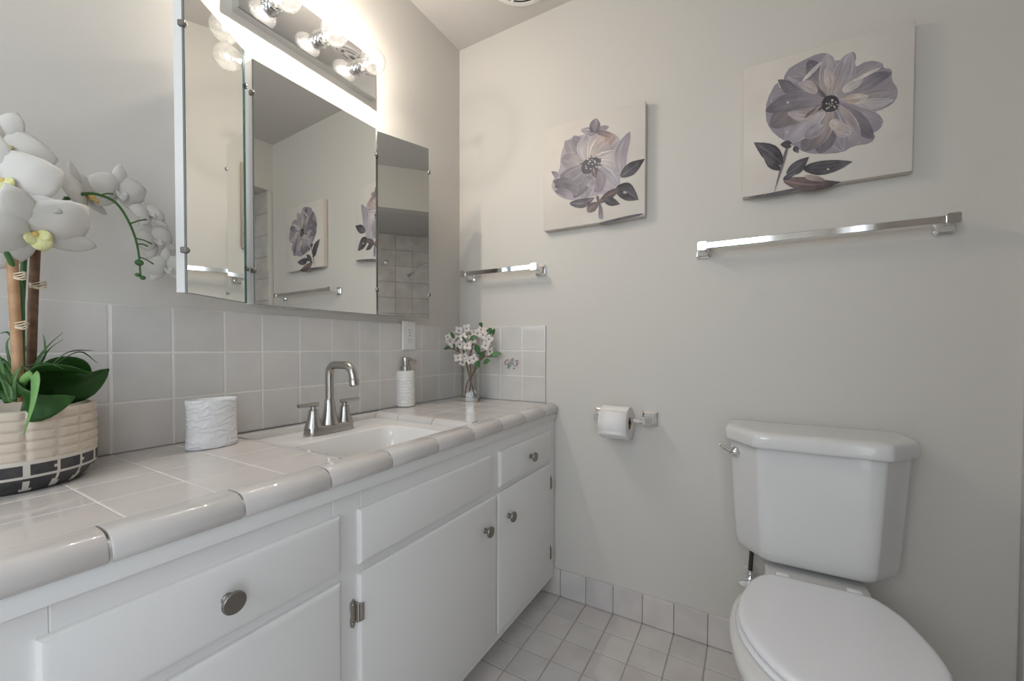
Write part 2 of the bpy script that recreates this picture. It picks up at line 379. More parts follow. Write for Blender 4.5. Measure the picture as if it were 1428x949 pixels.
for a, b in zip(joints, joints[1:]):
    g = .0016; e = .0022; nf = len(bm.faces)
    cx, cz = .482, .765
    def sh(y, s): return [(cx+(x-cx)*(1-s) if x > .47 else x, y, (cz+(z-cz)*(1-s*.8)) if x > .47 else z) for x, z in prof]
    loft(bm, [sh(a+g, .05), sh(a+g+e, 0), sh(b-g-e, 0), sh(b-g, .05)])
    bm.faces.ensure_lookup_table(); colour(bm, bm.faces[nf:], tilecol((.53, .50, .48), .012))
obj('front_edge', bm, 'ctile', CT, smooth=50)
for y0, s in ((-.490, -1), (-.980, 1)):                     # bullnose trim stepping down to the sink
    bm = B()
    for c, d in zip([.046, .150, .302, .452], [.150, .302, .4525, .4525]):
        if d-c < .01: continue
        nf = len(bm.faces); pr = [(0, ZT-.0175), (0, ZT+.002)]
        for k in range(0, 7): a = PI/2*k/6; pr.append((s*(.024+.020*math.sin(a)) if s < 0 else s*.014*math.sin(a), ZT-.0175+.0195*math.cos(a)))
        loft(bm, [[(x, y0+p, z) for p, z in pr] for x in (c+.001, d-.001)])
        bm.faces.ensure_lookup_table(); colour(bm, bm.faces[nf:], tilecol((.54, .505, .48), .012))
    obj('sink_trim', bm, 'ctile', CT, smooth=60)

# ------------------------------------------------------------------ sink
S = thing('bathroom_sink', (.25, -.76, .62), 'white rectangular bathroom sink set into the tiled counter', 'sink')
bm = B(); ZD = .7665
ri = []
for (x0, x1, y0, y1, r, z) in ((.0465, .4525, -.9795, -.5335, .004, ZD-.02), (.0465, .4525, -.9795, -.5335, .004, ZD), (.180, .424, -.925, -.592, .040, ZD), (.184, .420, -.921, -.596, .042, ZD-.0015),
        (.187, .417, -.918, -.599, .044, ZD-.006), (.196, .408, -.905, -.611, .05, ZD-.06), (.206, .398, -.890, -.625, .055, ZD-.110), (.225, .38, -.865, -.65, .06, ZD-.127), (.27, .335, -.80, -.71, .03, ZD-.132)):
    ri.append(rrect(x0, x1, y0, y1, r, z))
loft(bm, ri, False, True)
obj('basin', bm, 'sinkw', S, smooth=50)
bm = B(); lathe(bm, (.302, -.755, ZD-.1325), (0, 0, 1), [(0, .022), (.003, .022), (.0035, .018), (.001, .014)], 24); obj('drain', bm, 'chrome', S)

# ------------------------------------------------------------------ faucet
FXc, FYc, FZ = .122, -.766, ZD
T = thing('faucet', (FXc, FYc, FZ), 'brushed nickel two handle faucet on the sink rim', 'faucet')
bm = B()
def stad(hx, hy, z):
    return [(FXc+hx*math.copysign(abs(math.cos(a))**.45, math.cos(a)), FYc+hy*math.copysign(abs(math.sin(a))**.45, math.sin(a)), z) for a in [2*PI*k/40 for k in range(40)]]
loft(bm, [stad(.0265, .0725, FZ+.0006), stad(.0265, .0725, FZ+.004), stad(.025, .071, FZ+.018), stad(.0235, .0695, FZ+.023), stad(.021, .067, FZ+.025)])
obj('base_plate', bm, 'nickel', T)
for s in (-1, 1):
    y = FYc+s*.0505
    bm = B(); lathe(bm, (FXc, y, FZ+.022), (0, 0, 1), [(0, .0235), (.003, .0225), (.014, .0185), (.030, .0145), (.044, .0125), (.048, .0122), (.049, .0105)], 28)
    h = obj('handle', bm, 'nickel', T)
    bm = B(); lathe(bm, (FXc, y, FZ+.0705), (0, 0, 1), [(0, .0075), (.010, .0075)], 16)
    tube(bm, [(FXc, y-s*.0135, FZ+.085), (FXc+.004, y+s*.047, FZ+.0865)], [.0062, .0052], 14)
    obj('lever', bm, 'nickel', h)
bm = B(); lathe(bm, (FXc, FYc, FZ+.024), (0, 0, 1), [(0, .0265), (.003, .0255), (.02, .0205), (.045, .0155), (.07, .0130), (.072, .0118)], 30)
tip = at(492, 536, 1, FYc); zt = at(480, 509, 1, FYc).z
pts = [(FXc, FYc, FZ+.09), (FXc, FYc, zt-.030)]
for k in range(1, 7): a = PI/2*k/6; pts.append((FXc+.026*(1-math.cos(a)), FYc, zt-.026+.026*math.sin(a)))
xe = tip.x+.004
for k in range(0, 7): a = PI/2*k/6; pts.append((xe-.034+.034*math.sin(a)*.95, FYc, zt-.034+.034*math.cos(a)))
pts.append((xe+.001, FYc, zt-.040))
tube(bm, pts, .0112, 18)
sp = obj('spout', bm, 'nickel', T)
bm = B(); lathe(bm, (xe+.0006, FYc, zt-.036), (.06, 0, -1), [(0, .0118), (.002, .0132), (.018, .0132), (.0195, .0105), (.0215, .0095), (.0205, .006)], 24); obj('aerator', bm, 'nickel', sp)

# ------------------------------------------------------------------ three-panel mirror
MZ0, MZ1 = 1.1245, 1.7650
MR = thing('vanity_mirror', (.02, -.73, MZ0), 'three panel frameless wall mirror with angled side wings', 'mirror')
def prism(b, pts, z0, z1): loft(b, [[(x, y, z0) for x, y in pts], [(x, y, z1) for x, y in pts]]); return b
def mirror_panel(name, a, c, th, back, clips):
    a, c = Vector(a), Vector(c); d = (c-a).normalized(); n = Vector((d.y, -d.x))       # n points into the room
    b = B()
    prism(b, back if back else [a-n*.005, c-n*.005, c-n*th, a-n*th], MZ0+.001, MZ1-.001); p = obj(name, b, 'white', MR, smooth=20)
    b = B(); prism(b, [a-n*.0012, c-n*.0012, c-n*.005, a-n*.005], MZ0, MZ1); g = obj('glass_edge', b, 'glassedge', p, smooth=20)
    b = B(); e = .0012; z0, z1 = MZ0+e, MZ1-e; p0, p1 = a+d*e, c-d*e
    loft(b, [[(*(p0-n*.0012), z0), (*(p1-n*.0012), z0), (*(p1-n*.0012), z1), (*(p0-n*.0012), z1)], [(*p0, z0), (*p1, z0), (*p1, z1), (*p0, z1)]]); obj('mirror_glass', b, 'mirror', p, smooth=0)
    for t, z in clips:
        q = a+d*t*(c-a).length; s = -1 if t < .5 else 1
        b = B(); m3 = Matrix(((d.x, n.x, 0, q.x), (d.y, n.y, 0, q.y), (0, 0, 1, z), (0, 0, 0, 1)))
        box(b, -.006, .003, -.010, .004, -.006, .006, .0012, 1) if s < 0 else box(b, -.003, .006, -.010, .004, -.006, .006, .0012, 1)
        ball(b, (0, .004, 0), .0035, (1, .6, 1), 8)
        b.transform(m3); obj('clip', b, 'pewter', p)
    return p, a, c, d, n
mirror_panel('center_panel', (.0420, -.9275), (.0508, -.5310), .05, [(.0010, -.9275), (.0368, -.9275), (.0456, -.5310), (.0010, -.5310)], [(0, 1.676), (0, 1.213), (1, 1.676), (1, 1.213)])
p, a, c, d, n = mirror_panel('side_wing', (.158, -1.121), (.0540, -.9525), .022, None, [(0, 1.676), (0, 1.213), (1, 1.676), (1, 1.213)])
b = B(); prism(b, [c-d*.009+n*.0004, c-d*.0005+n*.0004, c-d*.0005-n*.001, c-d*.009-n*.001], MZ0+.001, MZ1-.001); o = obj('bevelled_edge', b, 'teal', p, smooth=0); o['label'] = 'green bevelled glass edge'
mirror_panel('side_wing', (.0430, -.5180), (.112, -.3330), .022, None, [(0, 1.676), (0, 1.213), (1, 1.676), (1, 1.213)])

# ------------------------------------------------------------------ vanity light
LZ0, LZ1, LY0, LY1, LX = 1.882, 2.016, -.955, -.508, .030
VL = thing('vanity_light', (0, -.7315, 1.95), 'chrome bar wall light with three clear globe bulbs above the mirror', 'wall light')
bm = B(); vs = []
for i, x in ((0, .0005), (0, LX-.004), (.002, LX-.002), (.010, LX)): vs.append([(x, LY0+i, LZ0+i), (x, LY1-i, LZ0+i), (x, LY1-i, LZ1-i), (x, LY0+i, LZ1-i)])
loft(bm, vs); obj('back_plate', bm, 'chrome', VL, smooth=20)
LZ = 1.945
for y in (-.585, -.728, -.871):
    bm = B(); lathe(bm, (LX, y, LZ), (1, 0, 0), [(0, .025), (.003, .025), (.004, .0205), (.016, .0205), (.018, .0218), (.021, .0218), (.022, .0195), (.032, .0185), (.033, .016)], 28)
    s = obj('socket', bm, 'chrome', VL)
    c = Vector((LX+.070, y, LZ)); R = .0395
    bm = B(); pr = [(.026, .012), (.029, .0135)]
    for k in range(3, 25): a = PI*k/24; pr.append((.070-R*math.cos(a), max(.0004, R*math.sin(a))))
    lathe(bm, (LX, y, LZ), (1, 0, 0), pr, 32, False, True); bl = obj('bulb', bm, 'bulbglass', VL, smooth=60)
    bm = B(); ball(bm, c, .0060, (1.2, 1.5, 1)); obj('filament', bm, 'filament', bl)
    bm = B(); lathe(bm, (LX+.028, y, LZ), (1, 0, 0), [(0, .009), (.010, .007), (.022, .003), (.030, .002)], 14); obj('bulb_stem', bm, 'plastic', bl)

# ------------------------------------------------------------------ wall outlet
O = thing('wall_outlet', (.009, -.337, 1.06), 'white double electrical outlet beside the mirror', 'outlet')
OX = .0092
bm = B(); vs = []
for i, x in ((0, OX), (0, OX+.003), (.003, OX+.006)): vs.append([(x, -.372+i, 1.0005+i), (x, -.302-i, 1.0005+i), (x, -.302-i, 1.1150-i), (x, -.372+i, 1.1150-i)])
loft(bm, vs); obj('cover_plate', bm, 'plastic', O)
for dz in (-.0195, .0195):
    bm = B(); z = 1.0578+dz
    loft(bm, [[(x, -.337+.0165*math.copysign(abs(math.cos(a))**.6, math.cos(a)), z+.0142*math.sin(a)) for a in [2*PI*k/24 for k in range(24)]] for x in (OX+.005, OX+.0078)])
    r = obj('receptacle', bm, 'plastic', O)
    bm = B(); box(bm, OX+.0074, OX+.0081, -.3445, -.3430, z-.001, z+.007); box(bm, OX+.0074, OX+.0081, -.3310, -.3295, z-.001, z+.006); ball(bm, (OX+.0077, -.337, z-.0065), .0024, (.3, 1, 1), 8); obj('slots', bm, 'dark', r)
bm = B(); lathe(bm, (OX+.006, -.337, 1.0578), (1, 0, 0), [(0, .003), (.0015, .0026)], 12); obj('screw', bm, 'nickel', O)

# ------------------------------------------------------------------ soap dispenser
sc = at(566, 566, 2, .785); SX, SY, SZ = sc.x-.004, sc.y+.003, .7852
SD = thing('soap_dispenser', (SX, SY, SZ), 'white rippled ceramic soap dispenser with nickel pump', 'soap dispenser')
bm = B(); r = .0355
lathe(bm, (SX, SY, SZ), (0, 0, 1), [(0, r*.93), (.003, r), (.02, r), (.06, r), (.10, r), (.128, r), (.134, r*.96), (.137, r*.85), (.1375, .012)], 40); obj('bottle', bm, 'soapw', SD)
bm = B(); lathe(bm, (SX, SY, SZ-.0), (0, 0, 1), [(0.0002, r*.9), (.0028, r*1.005)], 40); obj('foot', bm, 'nickel', SD)
bm = B(); lathe(bm, (SX, SY, SZ+.1376), (0, 0, 1), [(0, .0185), (.016, .0185), (.018, .017), (.019, .0125), (.030, .0125), (.046, .0135), (.050, .0125), (.052, .009)], 24)
pm = obj('pump', bm, 'nickel', SD)
hd = Vector((.62, .78, 0))
bm = B(); tube(bm, spline([Vector((SX, SY, SZ+.180)), Vector((SX, SY, SZ+.181))+hd*.018, Vector((SX, SY, SZ+.177))+hd*.034, Vector((SX, SY, SZ+.165))+hd*.042], 5), [.0065]*6+[.005]*6+[.0042]*4, 12); obj('nozzle', bm, 'nickel', pm)

# ------------------------------------------------------------------ oval toothbrush holder
HC = Vector((.108, -1.057, .7852))
TH = thing('toothbrush_holder', HC, 'oval white textured ceramic toothbrush holder left of the faucet', 'toothbrush holder')
def oval(hx, hy, z, n=48): return [(HC.x+hx*math.cos(2*PI*k/n), HC.y+hy*math.sin(2*PI*k/n), HC.z+z) for k in range(n)]
bm = B(); loft(bm, [oval(.030, .0510, .0), oval(.0315, .0525, .003), oval(.031, .0515, .009), oval(.0305, .0495, .03), oval(.0305, .0490, .06), oval(.0305, .0500, .095), oval(.0312, .0512, .105), oval(.0300, .0500, .1085), oval(.0275, .0475, .1085), oval(.0268, .0465, .104)])
h = obj('body', bm, 'cupw', TH)
bm = B()
for y in (-.026, 0, .026): lathe(bm, HC+Vector((0, y, .1032)), (0, 0, 1), [(0, .010), (.0012, .010)], 20)
obj('openings', bm, 'dark', h)

# ------------------------------------------------------------------ potted orchid
PC = Vector((.113, -1.352, .7852))
PO = thing('potted_orchid', PC, 'white orchid in a beige grid carved pot on the counter', 'potted plant')
bm = B(); NA, NZ = 168, 60; H = .128; nb = 18
cl = bm.loops.layers.float_color.new('Col')
def prad(t):
    if t < .30: return .082+.019*math.sin(min(1, t/.26)*PI/2)**.8
    return .101+.001*math.sin((t-.3)*4)
def groove(x, wd): d = abs(x-round(x)); return max(0, 1-d/wd)
grid = []
for j in range(NZ+1):
    t = j/NZ; ring = []
    for i in range(NA):
        a = 2*PI*i/NA; r = prad(t)
        if t > .385: r -= .0032*max(groove((t-.385)/.123, .16), groove(a*nb/(2*PI), .13))**.7
        ring.append(bm.verts.new(PC+Vector((r*math.cos(a), r*math.sin(a), t*H))))
    grid.append(ring)
for j in range(NZ):
    for i in range(NA):
        k = (i+1) % NA; f = bm.faces.new((grid[j][i], grid[j][k], grid[j+1][k], grid[j+1][i]))
        t = (j+.5)/NZ; a = ((i+.5)/NA*nb) % 1; a2 = abs(a-.5)*2          # 1 at the block joint
        c = (.60, .515, .42)
        if t < .385:
            light = t > .352 or abs(t-.20) < .016 or (t > .20 and a2 > .80+.10*abs((t-.28)/.07)) or (.02 < t < .20 and a2 > .56+.42*(t/.19)) or t < .0
            c = (.60, .56, .50) if light else (.030, .030, .034)
        for lp in f.loops: lp[cl] = (*c, 1)
top = grid[-1]; inner = [bm.verts.new(PC+Vector((.094*math.cos(2*PI*i/NA), .094*math.sin(2*PI*i/NA), H))) for i in range(NA)]
low = [bm.verts.new(PC+Vector((.090*math.cos(2*PI*i/NA), .090*math.sin(2*PI*i/NA), H-.022))) for i in range(NA)]
for A_, B_ in ((top, inner), (inner, low)):
    for i in range(NA):
        f = bm.faces.new((A_[i], A_[(i+1) % NA], B_[(i+1) % NA], B_[i]))
        for lp in f.loops: lp[cl] = (.60, .515, .42, 1)
for f in (bm.faces.new(grid[0][::-1]),):
    for lp in f.loops: lp[cl] = (.03, .03, .03, 1)
pot = obj('pot', bm, 'attr', PO, smooth=50)
bm = B(); lathe(bm, PC+Vector((0, 0, H-.030)), (0, 0, 1), [(0, .089), (.010, .0893), (.014, .06), (.018, .02)], 40); obj('soil', bm, 'soil', PO)
def surf(bm, mid, width, side, bend=0, n=8, fold=0, wav=0):
    "leaf or petal surface along a centre line; width: function 0..1"
    rows = []; m = len(mid)
    for i, p in enumerate(mid):
        p = Vector(p); t = i/(m-1); d = (Vector(mid[min(i+1, m-1)])-Vector(mid[max(i-1, 0)])).normalized()
        s = (Vector(side)-d*Vector(side).dot(d)).normalized(); nn = d.cross(s); wd = width(t); row = []
        for k in range(n+1):
            q = (k/n-.5)*2
            row.append(bm.verts.new(p+s*q*wd+nn*(bend*wd*(q*q-.4)+fold*wd*abs(q)+wav*wd*math.sin(q*5+t*9))))
        rows.append(row)
    for a, b in zip(rows, rows[1:]):
        for k in range(n): bm.faces.new((a[k], a[k+1], b[k+1], b[k]))
def petal(bm, c, d, nrm, l, wd, curl=.15, cup=.25, rnd_tip=.5):
    c, d, nrm = Vector(c), Vector(d).normalized(), Vector(nrm).normalized(); s = d.cross(nrm)
    mid = [c+d*l*t+nrm*l*(curl*math.sin(t*PI*.9)-cup*t*t*.3) for t in [k/7 for k in range(8)]]
    surf(bm, mid, lambda t: wd*max(.04, (math.sin(PI*min(1, .06+t*.94)**(1.0-.35*rnd_tip)))**.55 if t < .999 else .06), s, bend=.25, wav=.03)
def orchid(c, face, size, roll=0, lipcol='lip', spread=1.0):
    c = Vector(c); n = Vector(face).normalized(); z = Vector((0, 0, 1)); u = (z-n*z.dot(n)).normalized(); v = n.cross(u)
    def dr(a): return u*math.cos(a+roll)+v*math.sin(a+roll)
    bm = B()
    for a, l, wd in ((0, 1.08, .27), (2.25, 1.02, .25), (-2.25, 1.02, .25)): petal(bm, c-n*.002, dr(a)+n*.12*spread, n, size*l, size*wd, .06, .2, .3)
    for a in (1.25, -1.25): petal(bm, c+n*.001, dr(a)+n*.10*spread, n, size*1.02, size*.56, .10, .5, 1)
    fl = obj('flower', bm, 'petal', PO, solid=.0009, smooth=80)
    bm = B()
    for a, l in ((PI, .42), (PI+.85, .30), (PI-.85, .30)): petal(bm, c+n*size*.05, dr(a)*.8+n*.75, n, size*l, size*.16, .25, .9, .6)
    obj('lip', bm, lipcol, fl, solid=.0010, smooth=80)
    bm = B(); ball(bm, c+n*size*.10, size*.06, (1, 1, .9), 10); obj('column', bm, 'gold' if lipcol != 'petal' else 'petal2', fl)
XO = .125
def O_(u, v, x=XO): return at(u, v, 0, x)
tocam = (CAM-O_(60, 300)).normalized(); rgt = rt
orchid(O_(4, 252, .19), tocam+Vector((0, -.1, .05)), .068, .15)
orchid(O_(0, 203, .16), tocam+Vector((0, .15, .35)), .060, -.3)
orchid(O_(46, 322, .17), tocam*.35+rgt*.5+Vector((0, 0, -.55)), .080, .6)
orchid(O_(-8, 305, .16), tocam*.9-rgt*.3+Vector((0, 0, -.2)), .062, .9)
orchid(O_(116, 272, .10), -tocam*.2+rgt*.55+Vector((0, 0, .05)), .056, .35, 'gold')
orchid(O_(165, 268, .095), rgt*.7+tocam*.35+Vector((0, 0, -.15)), .050, .1, 'petal')
orchid(O_(208, 300, .09), rgt*.75+tocam*.3+Vector((0, 0, .5)), .036, .2, 'petal')
orchid(O_(216, 336, .09), rgt*.85+tocam*.55+Vector((0, 0, .25)), .042, .5, 'petal')
orchid(O_(232, 373, .085), rgt*.65+tocam*.8+Vector((0, 0, -.3)), .040, .2, 'petal')
stemline = spline([O_(30, 545), O_(29, 470), O_(32, 390), O_(38, 330), O_(58, 303), O_(92, 278), O_(118, 270), O_(140, 272), O_(163, 284), O_(181, 312), O_(192, 345), O_(196, 384)], 6)
bm = B(); tube(bm, stemline, [.0042-.0026*i/(len(stemline)-1) for i in range(len(stemline))], 10); st = obj('stem', bm, 'stem', PO)
for a, b in (((181, 312), (204, 306)), ((189, 332), (212, 340)), ((191, 340), (206, 343)), ((194, 358), (214, 368)), ((140, 272), (158, 270)), ((92, 278), (112, 272))):
    bm = B(); tube(bm, [O_(*a), (O_(*a)+O_(*b))/2+Vector((0, 0, .002)), O_(*b)], [.0013, .0012, .0016], 8); obj('flower_stalk', bm, 'stem', st)
s2 = spline([O_(31, 545, .14), O_(30, 420, .14), O_(22, 382, .145), O_(6, 345, .155), O_(-14, 300, .15)], 6)
bm = B(); tube(bm, s2, .0036, 10); obj('stem', bm, 'stem', PO)
for (u, v, r) in ((194, 366, .0065), (192, 383, .0042), (199, 387, .0046), (92, 276, .003)):
    bm = B(); ball(bm, O_(u, v, XO+.002), r, (1, 1.1, .95), 12); obj('bud', bm, 'stem', st)
bm = B(); tube(bm, [O_(26, 560, .145), O_(23, 470, .145), O_(17, 362, .145)], .0066, 12); o = obj('stake', bm, 'bamboo', PO); o['label'] = 'tan bamboo stake'
bm = B(); tube(bm, [O_(42, 560, .11), O_(47, 400, .11), O_(53, 282, .11)], .0062, 12); o = obj('stake', bm, 'bark', PO); o['label'] = 'dark brown stake'
for (u, v, x) in ((20, 384, .145), (22, 452, .145), (48, 397, .118)):
    bm = B()
    for k in range(4):
        c = O_(u+4, v-4+k*2.6, x); e1 = c-rgt*.013; 
        ringp = [c+rgt*(.0145*math.cos(a))+tocam*(.0115*math.sin(a))+Vector((0, 0, .0015*math.sin(2*a+k))) for a in [2*PI*q/20 for q in range(21)]]
        tube(bm, ringp, .0011, 6, False)
    tube(bm, [O_(u+8, v, x+.012), O_(u+14, v+1, x+.014), O_(u+19, v-1, x+.012)], [.0011, .001, .0006], 6)
    obj('raffia_tie', bm, 'raffia', PO)
# broad leaves and grass
def leaf(pts, wd, side, fold=.25, m='leaf', name='leaf'):
    mid = spline(pts, 5); b = B()
    surf(b, mid, lambda t: wd*max(.03, math.sin(PI*(.08+.92*t)**.8)**.7), side, fold=fold, n=8)
    return obj(name, b, m, PO, solid=.0014, smooth=80)
leaf([O_(36, 545, .12), O_(70, 532, .12), O_(110, 535, .125), O_(152, 514, .13)], .038, Vector((.45, .15, .9)), .35)
leaf([O_(38, 540, .13), O_(60, 520, .15), O_(90, 516, .17), O_(128, 521, .18)], .024, Vector((1, -.1, .35)), -.15)
leaf([O_(40, 548, .14), O_(34, 556, .20), O_(55, 566, .225), O_(105, 553, .235)], .030, Vector((.35, -.1, .9)), .2)
leaf([O_(30, 550, .09), O_(70, 520, .07), O_(105, 512, .07), O_(128, 520, .075)], .026, Vector((.3, 0, 1)), .1)
leaf([O_(20, 550, .11), O_(-10, 530, .12), O_(-40, 540, .13)], .030, Vector((.4, 0, 1)), .3)
def blade(pts, wd, m='blade'):
    mid = spline(pts, 6); b = B()
    surf(b, mid, lambda t: wd*(1-.96*t**1.6), Vector((.5, .35, .4)), n=2, fold=.3)
    obj('grass_blade', b, m, PO, solid=.0007, smooth=80)
for p, x1, x2, wd in (([(34, 548), (50, 505), (66, 482), (88, 463)], .12, .12, .0050), ([(36, 548), (56, 505), (70, 485), (88, 473)], .10, .10, .0030), ([(40, 548), (68, 512), (96, 490), (130, 488)], .12, .11, .0042),
        ([(42, 548), (72, 512), (110, 490), (136, 506)], .11, .10, .0034), ([(30, 545), (60, 500), (62, 478), (60, 466)], .10, .08, .0030), ([(24, 548), (12, 500), (10, 475), (28, 460)], .13, .12, .0026), ([(30, 550), (16, 470), (-5, 466)], .10, .10, .0034),
        ([(22, 552), (10, 520), (-12, 500)], .15, .16, .0050), ([(18, 555), (6, 530), (-6, 520), (-20, 540)], .18, .19, .0045), ([(12, 560), (2, 510), (-8, 480)], .17, .17, .0040), ([(28, 550), (8, 505), (-14, 495)], .13, .14, .0030),
        ([(24, 552), (14, 560), (4, 535), (-6, 510)], .19, .19, .0032), ([(14, 556), (20, 520), (38, 510), (66, 506), (90, 515)], .18, .19, .0026), ([(20, 560), (20, 530), (30, 512), (46, 520)], .19, .20, .0032),
        ([(10, 562), (-2, 545), (-16, 548)], .17, .18, .0040), ([(26, 552), (30, 500), (44, 470), (50, 455)], .09, .08, .0026), ([(16, 558), (14, 540), (2, 528)], .20, .20, .003)):
    n = len(p); blade([O_(u, v, x1+(x2-x1)*i/(n-1)) for i, (u, v) in enumerate(p)], wd)
b = B(); mid = spline([O_(24, 553, .18), O_(34, 528, .215), O_(50, 524, .235), O_(47, 560, .245), O_(33, 606, .24)], 6)
surf(b, mid, lambda t: .0065*min(1, .5+t*1.4)*(1 if t < .6 else max(.05, 1-(t-.6)*2.4)), rgt, n=2, fold=.2); obj('grass_blade', b, 'blade2', PO, solid=.0007, smooth=80)

# ------------------------------------------------------------------ glass vase with two flowering sprays
vc = at(656, 560, 2, .785); VC = Vector((vc.x-.026, vc.y+.036, .7852)); VN = Vector((CAM.x-VC.x, CAM.y-VC.y, 0)).normalized(); VA = math.radians(24); HS = .039; VH = .150
def vring(h, z, r=.004): return [tuple(Matrix.Rotation(VA, 3, 'Z') @ Vector(p) + Vector((VC.x, VC.y, 0))) for p in rrect(-h, h, -h, h, r, VC.z+z, 3)]
VS = thing('glass_vase', VC, 'clear square glass vase in the counter corner', 'vase')
bm = B(); loft(bm, [vring(HS, .016), vring(HS, VH), vring(HS-.004, VH), vring(HS-.004, .018)], False, False); obj('glass_wall', bm, 'vaseglass', VS, smooth=25)
bm = B(); loft(bm, [vring(HS, 0), vring(HS, .0155), vring(HS-.004, .0172)], True, True); obj('thick_base', bm, 'baseglass', VS, smooth=25)
def G_(u, v, dep):
    "a point of the upright plane through the vase, dep metres nearer the room"
    r = fw + rt*((u-PX)/F) - up*((v-PY)/F)
    return CAM + r*((VC+VN*dep-CAM).dot(VN)/r.dot(VN))
def blossom(parent, c, face, size):
    c = Vector(c); n = Vector(face).normalized(); _, u, v = frame_of(n); r0 = rnd.uniform(0, 1.5); bm = B()
    for k in range(4):
        a = r0+k*PI/2; petal(bm, c, u*math.cos(a)+v*math.sin(a)+n*.25, n, size, size*.46, .12, .3, 1)
    f = obj('blossom', bm, 'petal2', parent, solid=.0009, smooth=80)
    bm = B(); ball(bm, c+n*.0025, .0032, (1, 1, 1), 8); obj('blossom_heart', bm, 'heart', f)
def spray(name, label, twigs, flowers, leaves, base):
    t = thing(name, base, label, 'flower spray', 'white flower sprays in the glass vase')
    for pts, r in twigs:
        bm = B(); tube(bm, spline([G_(*p) for p in pts], 5), r, 8); obj('twig', bm, 'twig', t)
    fd = (CAM-VC).normalized()
    for (u, v, x, s) in flowers: blossom(t, G_(u, v, x), fd+Vector((rnd.uniform(-.5, .5), rnd.uniform(-.4, .4), rnd.uniform(-.2, .6))), s)
    for (u0, v0, u1, v1, x, wd) in leaves:
        a, b = G_(u0, v0, x), G_(u1, v1, x+.012); mid = [a.lerp(b, k/6)+Vector((0, 0, .006*math.sin(k/6*PI))) for k in range(7)]
        bm = B(); surf(bm, mid, lambda q: wd*max(.03, math.sin(PI*(.05+.95*q)**.85)), Vector((.2, .3, .9)) if abs(u1-u0) > abs(v1-v0) else rgt, fold=.2, n=4)
        obj('leaf', bm, 'leaf2', t, solid=.0008, smooth=80)
M['leaf2'] = mat('green flower leaf', (.045, .14, .045), .45, noise=(40, .6, (.08, .2, .07)))
VX = 0.0
spray('flower_spray', 'white blossom spray leaning left over the glass vase',
      [([(662, 552, VX+.010), (656, 530, VX+.004), (651, 508, VX), (646, 488, VX-.005)], .0034), ([(651, 508, VX), (640, 490, VX-.01), (634, 478, VX-.01)], .0024), ([(646, 488, VX-.005), (649, 470, VX), (655, 462, VX)], .0022), ([(640, 490, VX-.01), (629, 486, VX), (620, 487, VX+.01)], .0018)],
      [(640, 461, VX, .022), (651, 458, VX-.01, .023), (632, 469, VX+.01, .022), (646, 470, VX+.02, .023), (628, 476, VX-.01, .021), (656, 466, VX-.02, .022), (641, 480, VX+.01, .022), (652, 482, VX+.025, .024), (634, 481, VX+.015, .019),
       (639, 499, VX+.02, .023), (645, 505, VX+.01, .018), (648, 497, VX+.0, .020), (659, 474, VX+.01, .021), (625, 470, VX, .018)],
      [(628, 484, 619, 487, VX+.02, .006), (633, 473, 628, 463, VX+.02, .008), (650, 478, 643, 470, VX+.03, .006), (655, 474, 666, 470, VX+.03, .010), (634, 488, 632, 478, VX+.03, .005)], VC+Vector((.004, -.004, .018)))
spray('flower_spray', 'white blossom spray with broad green leaves leaning right over the glass vase',
      [([(649, 553, VX-.004), (651, 535, VX), (660, 520, VX+.004), (667, 500, VX+.006)], .0032), ([(660, 520, VX+.004), (672, 498, VX+.01), (680, 482, VX+.01), (680, 462, VX)], .0026), ([(655, 545, VX+.008), (657, 525, VX), (655, 500, VX-.01), (660, 478, VX-.01)], .0030), ([(672, 498, VX+.01), (686, 496, VX+.01)], .0018)],
      [(674, 467, VX+.01, .024), (682, 473, VX+.02, .023), (677, 482, VX+.03, .023), (683, 490, VX+.02, .021), (666, 465, VX-.01, .022), (671, 460, VX-.02, .021), (661, 500, VX+.02, .024), (655, 503, VX+.015, .018), (679, 461, VX, .019), (663, 487, VX-.005, .020)],
      [(684, 497, 700, 493, VX+.02, .012), (675, 507, 684, 503, VX+.02, .012), (665, 514, 668, 502, VX+.03, .011), (672, 456, 668, 450, VX, .008), (681, 468, 685, 457, VX+.01, .012), (668, 494, 662, 480, VX+.02, .012), (670, 502, 676, 489, VX, .012), (687, 468, 690, 458, VX, .006)], VC+Vector((-.004, .004, .018)))

